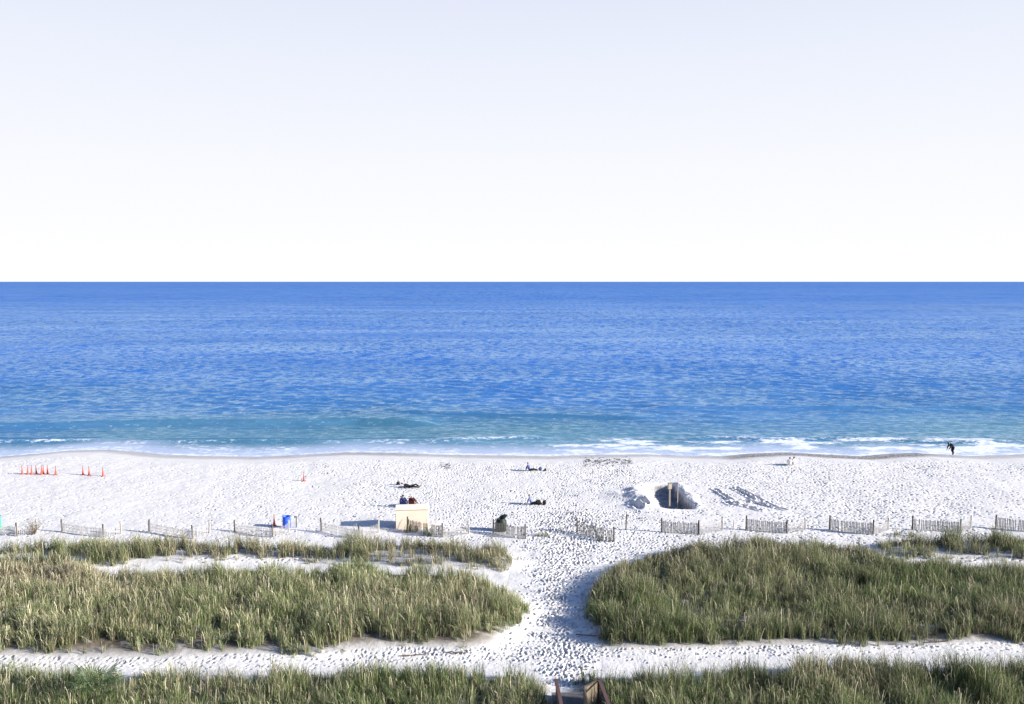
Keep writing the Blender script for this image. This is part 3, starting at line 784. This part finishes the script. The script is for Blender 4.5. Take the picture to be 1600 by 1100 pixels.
# ------------------------------------------------------------------ sign post and pole by the hole
WOOD = mat('grey_timber', (0.30, 0.26, 0.20), 0.85, 0.15, 0.2, 5, stretch=(1, 1, .15))
def sign_post():
    x, y, z = G(1046, 794); z = max(z, -.35)
    t = thing('box_post', (x, y, z), 0.25, 'timber post with a small box on top in front of the sand hole', 'post')
    MB().box((0, 0, .68), (.11, .11, 1.9), ch=.01).build('post', WOOD, t)
    MB().box((0, -.005, 1.48), (.30, .20, .46), ch=.012).build('box', mat('pale_box', (.36, .33, .27), .8, .2, .15, 6), t)
    MB().box((0, -.005, 1.735), (.36, .27, .045), ch=.008).build('box_roof', WOOD, t)
    x, y, z = G(1058.5, 794); z = max(z, -.35)
    mb = MB(); mb.tube([(0, 0, -.4), (0, 0, 1.0), (.02, 0, 2.0)], [.036, .034, .032], 10); mb.lathe([(.04, 2.0), (.04, 2.03), (.01, 2.05)], 10, c=(.02, 0, 0))
    o = mb.build('thin_pole', mat('pale_pole', (.40, .36, .30), .7, .2, .1, 5)); o.location = (x, y, z)
    tag(o, 'thin pale pole right of the box topped timber post', 'pole')
sign_post()

# ------------------------------------------------------------------ people
SKIN = mat('skin', (0.45, 0.27, 0.19), 0.55, 0.35, 0.05, 9)
HAIR = mat('dark_hair', (0.012, 0.010, 0.009), 0.6, 0.3)
def skin_obj(name, chains, m, parent, sub=2):
    """chains: lists of (pos, rx, ry); first point of a chain may be an index key shared by name"""
    vs, es, rs, key = [], [], [], {}
    for ch in chains:
        prev = None
        for it in ch:
            if isinstance(it, str): i = key[it]
            else:
                nm, p, r_ = it
                i = len(vs); vs.append(p); rs.append(r_ if isinstance(r_, tuple) else (r_, r_))
                if nm: key[nm] = i
            if prev is not None: es.append((prev, i))
            prev = i
    me = bpy.data.meshes.new(name); me.from_pydata(vs, es, []); me.materials.append(m)
    o = bpy.data.objects.new(name, me); C.objects.link(o); o.parent = parent
    md = o.modifiers.new('skin', 'SKIN'); md.use_smooth_shade = True
    if not me.skin_vertices: 
        bm = bmesh.new(); bm.from_mesh(me); bm.verts.layers.skin.verify(); bm.to_mesh(me); bm.free()
    sv = me.skin_vertices[0].data
    for i, r_ in enumerate(rs): sv[i].radius = r_; sv[i].use_root = (i == 0)
    if sub: s_ = o.modifiers.new('sub', 'SUBSURF'); s_.levels = s_.render_levels = sub
    return o

def lerp(a, b, t): return tuple(a[i] + (b[i] - a[i]) * t for i in range(3))
def person(loc, rz, J, label, top, legs, hair=True, topname='jacket', legname='trousers', hatm=None, bare_legs=False, group=None, fat=1.0):
    """J: joints in metres, figure faces +X, left is +Y"""
    t = thing('person', loc, rz, label, 'person', group)
    pel, ch, nk, hd = J['pelvis'], J['chest'], J['neck'], J['head']
    fx = Vector(J.get('face', (1, 0, 0))).normalized()
    hv = Vector(hd); up = (hv - Vector(nk)).normalized()
    A = lambda nm, p, r_: (nm, tuple(p), r_)
    mid = lerp(pel, ch, .5)
    chains = [[A('pel', pel, (.105, .085)), A('mid', mid, (.095, .075)), A('ch', ch, (.115, .085)), A('nk', nk, .05), A('hb', hv - up * .05 + fx * .015, (.07, .078)), A('ht', hv + up * .045, (.075, .085)), A(None, hv + up * .095, .05)],
              ['hb', A('nose', hv - up * .01 + fx * .10, .014)],
              ['hb', A(None, hv - up * .085 + fx * .07, .035)]]
    for s, sd_ in (('L', 1), ('R', -1)):
        sh, el, wr = J['sh' + s], J['el' + s], J['wr' + s]
        hand_d = (Vector(wr) - Vector(el)).normalized()
        palm = Vector(wr) + hand_d * .07
        chains.append(['ch', A('sh' + s, sh, .052), A(None, lerp(sh, el, .5), .045), A('el' + s, el, .038), A(None, lerp(el, wr, .5), .034), A('wr' + s, wr, .025), A('pa' + s, palm, (.036, .018))])
        side = hand_d.cross(Vector((0, 0, 1)));  side = side.normalized() if side.length > .1 else Vector((0, 1, 0))
        dn = hand_d.cross(side).normalized()
        for k, fl in enumerate((.065, .08, .075, .055)):
            b0 = palm + side * (.027 - .018 * k) + hand_d * .02
            chains.append(['pa' + s, A(None, b0, .010), A(None, b0 + hand_d * fl * .55 + dn * .006, .009), A(None, b0 + hand_d * fl + dn * .022, .008)])
        th = Vector(wr) + hand_d * .03 + side * .035
        chains.append(['wr' + s, A(None, th, .012), A(None, th + hand_d * .04 + side * .02, .009)])
        hp, kn, an = J['hip' + s], J['kn' + s], J['an' + s]
        sh_d = Vector(J.get('toe' + s, (Vector(an) + Vector((.17, 0, -.05)))))
        chains.append(['pel', A('hip' + s, hp, .085), A(None, lerp(hp, kn, .5), .072), A('kn' + s, kn, .055), A(None, lerp(kn, an, .35), .055), A('an' + s, an, .038), A(None, lerp(an, tuple(sh_d), .6), (.042, .032)), A(None, sh_d, (.038, .022))])
    skin_obj('body', chains, SKIN, t, 1)
    # clothing follows the same joints, a little wider
    A = lambda nm, p, r_: (nm, tuple(p), tuple(q * fat for q in r_) if isinstance(r_, tuple) else r_ * fat)
    c = [[A('pel', lerp(pel, ch, .05), (.175, .145)), A('mid', mid, (.165, .135)), A('ch', ch, (.19, .155)), A(None, lerp(ch, nk, .62), (.15, .12)), A(None, lerp(ch, nk, .95), .066)]]
    for s in 'LR':
        sh, el, wr = J['sh' + s], J['el' + s], J['wr' + s]
        c.append(['ch', A(None, sh, .088), A(None, lerp(sh, el, .5), .068), A(None, el, .06), A(None, lerp(el, wr, .9), .046)])
    skin_obj(topname, c, top, t, 1)
    c = [[A('pel', pel, (.17, .14)), A(None, lerp(pel, ch, .3), (.16, .13))]]
    e_ = 1.0 if fat > 1 else .93
    for s in 'LR':
        hp, kn, an = J['hip' + s], J['kn' + s], J['an' + s]
        if bare_legs: c.append(['pel', A(None, hp, .102), A(None, lerp(hp, kn, .5), .093), A(None, lerp(hp, kn, .9), .085)])
        else: c.append(['pel', A(None, hp, .102), A(None, lerp(hp, kn, .5), .088), A(None, kn, .07), A(None, lerp(kn, an, .4), .066), A(None, lerp(kn, an, e_), .055)])
    skin_obj(legname, c, legs, t, 1)
    hb = hv + up * .035 - fx * .03
    skin_obj('hair', [[A('a', hb + fx * .05 + up * .04, (.085, .09)), A(None, hb + up * .01, (.105, .11)), A(None, hb - up * .085 - fx * .02, (.07, .06))]], hatm or HAIR, t, 1)
    return t

def seated(lean=.15, knee=.12, side=0, armback=True, knee_up=.0):
    ch = (-.02 - lean * .36, 0, .47); nk = (-.02 - lean * .55, 0, .60); hd = (.0 - lean * .55, 0, .735)
    J = dict(pelvis=(0, 0, .13), chest=ch, neck=nk, head=hd)
    for s, k in (('L', 1), ('R', -1)):
        J['sh' + s] = (ch[0] - .02, .19 * k, ch[2] + .07); J['hip' + s] = (.04, .10 * k, .12)
        kx = .42 - .10 * knee_up; kz = .14 + knee + knee_up * .30
        J['kn' + s] = (kx, .13 * k, kz); J['an' + s] = (.84 - .42 * knee_up - knee * .2, .11 * k, .08)
        J['toe' + s] = (J['an' + s][0] + .07 + .1 * knee_up, .13 * k, .08 + .12 * (1 - knee_up))
        if armback: J['el' + s] = (ch[0] - .17, .25 * k, .30); J['wr' + s] = (ch[0] - .24, .29 * k, .09)
        else: J['el' + s] = (ch[0] + .20, .23 * k, .34); J['wr' + s] = (kx + .06, .10 * k, kz - .06)
    return J
def cloth(n_, c, v=.2): return mat(n_, c, .85, .15, v, 14, .3, 40)
BLK, NAVY = cloth('black_cloth', (.014, .014, .017)), cloth('navy_cloth', (.03, .05, .16))
WHITE, BLUE, RED = cloth('white_cloth', (.75, .74, .72), .06), cloth('blue_cloth', (.06, .085, .26)), cloth('maroon_cloth', (.12, .03, .028))
PALE = cloth('pale_cloth', (.16, .20, .36), .1)
def put(px, py, dz=0.0):
    x, y, z = G(px, py); return (x, y, z + dz)
person(put(827, 736), 0.0, seated(.2, .05), 'person in a blue top sitting with black legs stretched right near the waterline', BLUE, BLK)
person(put(831, 788), -0.05, seated(.35, .06), 'person in a pale blue top leaning back with a long blue shadow', PALE, BLK)
person(put(1234, 727.5), 1.35, seated(-.1, .1, armback=False, knee_up=.9), 'left one of two people in white sitting close together by the water', WHITE, WHITE, topname='shirt')
person(put(1240.5, 727.5), 1.75, seated(-.05, .1, armback=False, knee_up=.9), 'right one of two people in white sitting close together by the water', WHITE, WHITE, topname='shirt')
# the dark figure lying on its back further left
def lying():
    J = dict(pelvis=(0, 0, .13), chest=(-.40, 0, .22), neck=(-.56, 0, .30), head=(-.70, 0, .38), face=(.6, 0, .8))
    for s, k in (('L', 1), ('R', -1)):
        J['sh' + s] = (-.45, .19 * k, .22); J['el' + s] = (-.50, .36 * k, .08); J['wr' + s] = (-.28, .42 * k, .07)
        J['hip' + s] = (.05, .1 * k, .12); J['kn' + s] = (.45, .14 * k, .30 if k > 0 else .16); J['an' + s] = (.86, .12 * k, .08); J['toe' + s] = (.93, .15 * k, .19)
    return J
person(put(641, 763), -0.12, lying(), 'person in black lying on the sand beyond the beige box', BLK, BLK)

# folding beach chairs behind the box, each with somebody in it
STEEL = mat('chair_frame', (.6, .6, .6), .35, .5)
def chair(px, py, rz, mcl, label):
    t = thing('beach_chair', put(px, py), rz, label, 'beach chair', 'low beach chairs behind the box')
    MB().box((.0, 0, .26), (.48, .52, .03), (0, -.1, 0), .01).build('seat', mcl, t)
    MB().box((-.33, 0, .44), (.03, .50, .36), (0, -.35, 0), .01).build('backrest', mcl, t)
    for s in (-1, 1):
        MB().tube([(.27, s * .285, 0), (.22, s * .285, .28), (-.22, s * .285, .22), (-.34, s * .285, 0)], .014, 7).build('leg_frame', STEEL, t)
        MB().tube([(-.22, s * .285, .22), (-.39, s * .285, .62)], .014, 7).build('back_frame', STEEL, t)
        MB().box((-.05, s * .29, .46), (.40, .05, .025), ch=.008).build('armrest', WOOD, t)
def chair_pose():
    J = seated(.35, .10); 
    for k in J:
        v = J[k]; J[k] = (v[0], v[1], v[2] + (.22 if not k[:2] in ('an', 'to') else .0))
    for s, k in (('L', 1), ('R', -1)):
        J['el' + s] = (-.12, .29 * k, .50); J['wr' + s] = (.12, .28 * k, .50); J['kn' + s] = (.46, .13 * k, .40)
    return J
chair(631, 792.5, 1.45, NAVY, 'navy beach chair at left behind the beige box'); chair(645, 792.5, 1.35, RED, 'dark red beach chair at right behind the beige box')
person(put(631, 792.5, .02), 1.45, chair_pose(), 'person in blue with dark hair sitting behind the left half of the box', BLUE, NAVY)
person(put(645, 792.5, .02), 1.35, chair_pose(), 'person in dark red sitting behind the middle of the beige box', RED, BLK, hatm=WHITE)

# the wader bending forward in the wash
def bending():
    J = dict(pelvis=(.10, 0, .92), chest=(-.22, 0, 1.20), neck=(-.40, 0, 1.24), head=(-.56, 0, 1.24), face=(-.7, 0, -.7))
    J = dict(pelvis=(-.08, 0, .90), chest=(.26, 0, 1.20), neck=(.42, 0, 1.27), head=(.56, 0, 1.33), face=(.9, 0, -.3))
    for s, k in (('L', 1), ('R', -1)):
        J['sh' + s] = (.30, .19 * k, 1.20); J['hip' + s] = (-.06, .10 * k, .88)
    J['elL'] = (.48, .22, .96); J['wrL'] = (.62, .18, .74); J['elR'] = (.42, -.22, .94); J['wrR'] = (.52, -.2, .70)
    J['knL'] = (.08, .11, .48); J['anL'] = (.02, .10, .09); J['toeL'] = (.19, .12, .04)
    J['knR'] = (.02, -.11, .50); J['anR'] = (-.30, -.10, .30); J['toeR'] = (-.28, -.11, .12)
    return J
wx, wy, wz = P(1488, 711.5, ZW)
person((wx, wy, ZW - .03), math.pi + .25, bending(), 'person in a black wetsuit bending forward in the white wash', BLK, BLK, topname='wetsuit_top', legname='wetsuit_legs', hatm=BLK, fat=1.22)

# ------------------------------------------------------------------ bags
def bag(px, py, m, label, s=1.0, rz=0.0):
    t = thing('beach_bag', put(px, py), rz, label, 'bag')
    bm = bmesh.new(); bmesh.ops.create_cube(bm, size=1); bmesh.ops.subdivide_edges(bm, edges=bm.edges[:], cuts=3, use_grid_fill=True)
    for v in bm.verts:
        x, y, z = v.co; k = 1 - .25 * (z + .5); b_ = 1 + .25 * (1 - 4 * x * x) * (1 - 4 * z * z)
        v.co = Vector((x * .50 * k, y * .26 * k * b_, (z + .5) * .36 + .03 * math.sin(7 * x + 3 * y))) * s
    mb = MB(); bm.verts.index_update(); mb.add([v.co for v in bm.verts], [[v.index for v in f.verts] for f in bm.faces], True); bm.free()
    mb.build('body', m, t)
    for q in (-.06, .06):
        mb = MB(); mb.tube([(-.13 * s, q * s, .32 * s), (-.10 * s, q * s, .44 * s), (0, q * s, .49 * s), (.10 * s, q * s, .44 * s), (.13 * s, q * s, .32 * s)], .012, 6); mb.build('strap', BLK, t)
bag(850.5, 788, BLK, 'black bag standing right of the person with the long blue shadow', .85, 1.3)
bag(841, 789, BLK, 'squat black bag by the knees of the person leaning back', .9, .2)
bag(844, 735, NAVY, 'small dark bag right of the seated person near the waterline', .65, .4)
bag(852, 735.5, BLK, 'smallest dark bag farthest right of the seated person near the waterline', .55, 1)
bag(622, 757.5, BLK, 'dark flat bag left of the person lying in black', .7, .2)

# ------------------------------------------------------------------ drift weed
def weed(px0, px1, py0, py1, n_, seed, label):
    r = random.Random(seed); mb = MB()
    for _ in range(n_):
        x, y, z = G(r.uniform(px0, px1), r.gauss((py0 + py1) / 2, (py1 - py0) / 4)); a = r.uniform(-.9, .9)
        L = r.uniform(.08, .32); pts = [(x + L * t * math.cos(a) , y + L * t * math.sin(a) + r.uniform(-.05, .05), z + .02 + r.uniform(0, .05)) for t in (0, .35, .7, 1)]
        mb.tube(pts, [.012, r.uniform(.015, .04), r.uniform(.015, .035), .008], 5)
    return tag(mb.build('seaweed', mat('dry_seaweed', (.03, .028, .022), .9, .1, .3, 6)), label, 'seaweed', kind='stuff')
weed(910, 985, 716, 728, 150, 1, 'dark strewn seaweed on the upper beach right of the seated person')
weed(685, 702, 722, 737, 26, 2, 'few scraps of dark seaweed left of the seated person')

# ------------------------------------------------------------------ bush at left and palmetto in front
TWIG = mat('twig', (.12, .085, .06), .9, .1, .2, 8)
def bush(px, py):
    x, y, z = G(px, py); r = random.Random(5); t = thing('shrub', (x, y, z), 0, 'scraggly brown shrub by the fence near the left edge', 'shrub')
    mb = MB(); tips = []
    for k in range(26):
        a = r.uniform(0, 6.28); l_ = r.uniform(.5, 1.15); sp_ = r.uniform(.3, .9)
        p = [(.1 * math.cos(a), .1 * math.sin(a), -.05), (sp_ * .45 * math.cos(a), sp_ * .45 * math.sin(a), l_ * .55), (sp_ * math.cos(a) + r.uniform(-.1, .1), sp_ * math.sin(a), l_)]
        mb.tube(p, [.014, .009, .003], 5); tips += [p[1], p[2], lerp(p[1], p[2], .5)]
    mb.build('stems', TWIG, t)
    mb = MB()
    for q in tips * 6:
        c = Vector(q) + Vector((r.gauss(0, .08), r.gauss(0, .08), r.gauss(0, .08))); d = Vector((r.gauss(0, 1), r.gauss(0, 1), r.gauss(0, 1))).normalized(); e = d.orthogonal().normalized()
        mb.add([c, c + d * .03 + e * .012, c + d * .07, c + d * .03 - e * .012], [(0, 1, 2, 3)])
    mb.build('leaves', mat('brown_leaf', (.12, .10, .05), .7, .2, .3, 9), t)
bush(52, 835)
PALM = mat('palmetto_leaf', (.065, .10, .04), .5, .45, .5, 6)
PALMTRUNK = mat('palm_trunk', (.055, .05, .042), .9, .1, .3, 8)
def palmetto(px, py):
    x, y, z = G(px, py); r = random.Random(9)
    t = thing('palmetto', (x, y, z), 0, 'green fan leaved palmetto in the near grass at lower left', 'palm')
    MB().tube([(0, 0, -.1), (.02, 0, .25), (.0, .02, .45)], [.10, .09, .06], 10).build('trunk', PALMTRUNK, t)
    for k in range(13):
        a = k * 2.4 + r.uniform(-.2, .2); el = r.uniform(.25, 1.15); L = r.uniform(.6, .95)
        d = Vector((math.cos(a) * math.cos(el), math.sin(a) * math.cos(el), math.sin(el)))
        b0 = Vector((0, 0, .5)); hub = b0 + d * L + Vector((0, 0, -.06))
        mb = MB(); mb.tube([b0, b0 + d * L * .5 + Vector((0, 0, .03)), hub], [.016, .012, .010], 6)
        st = mb.build('frond_stem', PALM, t)
        side = d.cross(Vector((0, 0, 1))).normalized(); nrm = side.cross(d).normalized()
        mb = MB()
        for q in range(19):
            f = -1.9 + 3.8 * q / 18; ld = (d * math.cos(f) + side * math.sin(f)).normalized(); ll = r.uniform(.72, .98) * (1 - .08 * abs(f))
            wv = ld.cross(nrm).normalized() * .020
            m1 = hub + ld * ll * .5 + nrm * .03; tp = hub + ld * ll + nrm * -.08 + Vector((0, 0, -.10 * r.random()))
            mb.add([hub, m1 - wv + nrm * .008, tp, m1 + wv + nrm * .008, m1 - nrm * .008], [(0, 1, 4), (0, 4, 3), (1, 2, 4), (4, 2, 3)])
        mb.build('fan_leaf', PALM, st)
palmetto(148, 1098)

# ------------------------------------------------------------------ boardwalk end
DECK = mat('deck_board', (.13, .125, .12), .8, .2, .25, 5, stretch=(1, .2, 1))
RAILM = mat('rail_cap', (.10, .06, .055), .75, .2, .2, 5, stretch=(1, .2, 1))
PLANK = mat('grey_plank', (.14, .115, .08), .85, .15, .35, 7, stretch=(1, 1, .15))
def boardwalk():
    y0 = 36.4
    t = thing('boardwalk', (0, 0, 0), 0, 'wooden boardwalk end with rails coming in at the bottom of the picture', 'boardwalk')
    zr = 1.25
    L0, L1 = Vector(P(868.5, 1061, zr)), Vector(P(881, 1120, zr))
    A, B, Cc = Vector(P(912, 1074, zr)), Vector(P(936, 1061, zr)), Vector(P(951, 1100, zr))
    dl = (L1 - L0).normalized()
    mb = MB(); k = 0
    yy = L0.y + 0.6
    while yy > 18:
        mb.box((L0.x + dl.x / dl.y * (yy - L0.y) + .60, yy, .30), (1.45, .135, .04)); yy -= .145
    mb.build('deck', DECK, t)
    def cap(a, b, wd, name='handrail', m=RAILM):
        a, b = Vector(a), Vector(b); d = b - a
        return MB().box((a + b) / 2, (d.length, wd, .05), (0, 0, math.atan2(d.y, d.x)), .008).build(name, m, t)
    Lf = L0 + dl * 16
    cap(L0, Lf, .15)
    dr = (Cc - B).normalized(); Cf = B + dr * 14
    cap(B, Cf, .16); cap(A, B, .10, 'end_cap', POST)
    Af = A + dl * 15; cap(A + dl * .06, Af, .07, m=POST)
    def boards(a, b, name, gap=.012, bw=.14, zt=zr - .03, zb=-.1, m=PLANK):
        a, b = Vector(a), Vector(b); d = b - a; n_ = max(1, int(d.length / (bw + gap))); ang = math.atan2(d.y, d.x); r = random.Random(3); mb = MB()
        for q in range(n_):
            c = a + d * ((q + .5) / n_)
            mb.box((c.x, c.y, (zt + zb) / 2), (d.length / n_ - gap, .025 + r.uniform(0, .006), zt - zb), (0, 0, ang))
        return mb.build(name, m, t)
    boards(A, B, 'end_panel')
    boards(L0, Lf, 'side_panel', gap=.09)
    boards(A + dl * .1, Af, 'side_panel', gap=.05)
    for q in (L0, L0 + dl * 2.2, A, B, B + dr * 2.2, A + dl * 2.2, L0 + dl * 5, A + dl * 5):
        MB().box((q.x + .05, q.y - .07, .5), (.10, .10, 1.42), ch=.008).build('post', POST, t)
boardwalk()
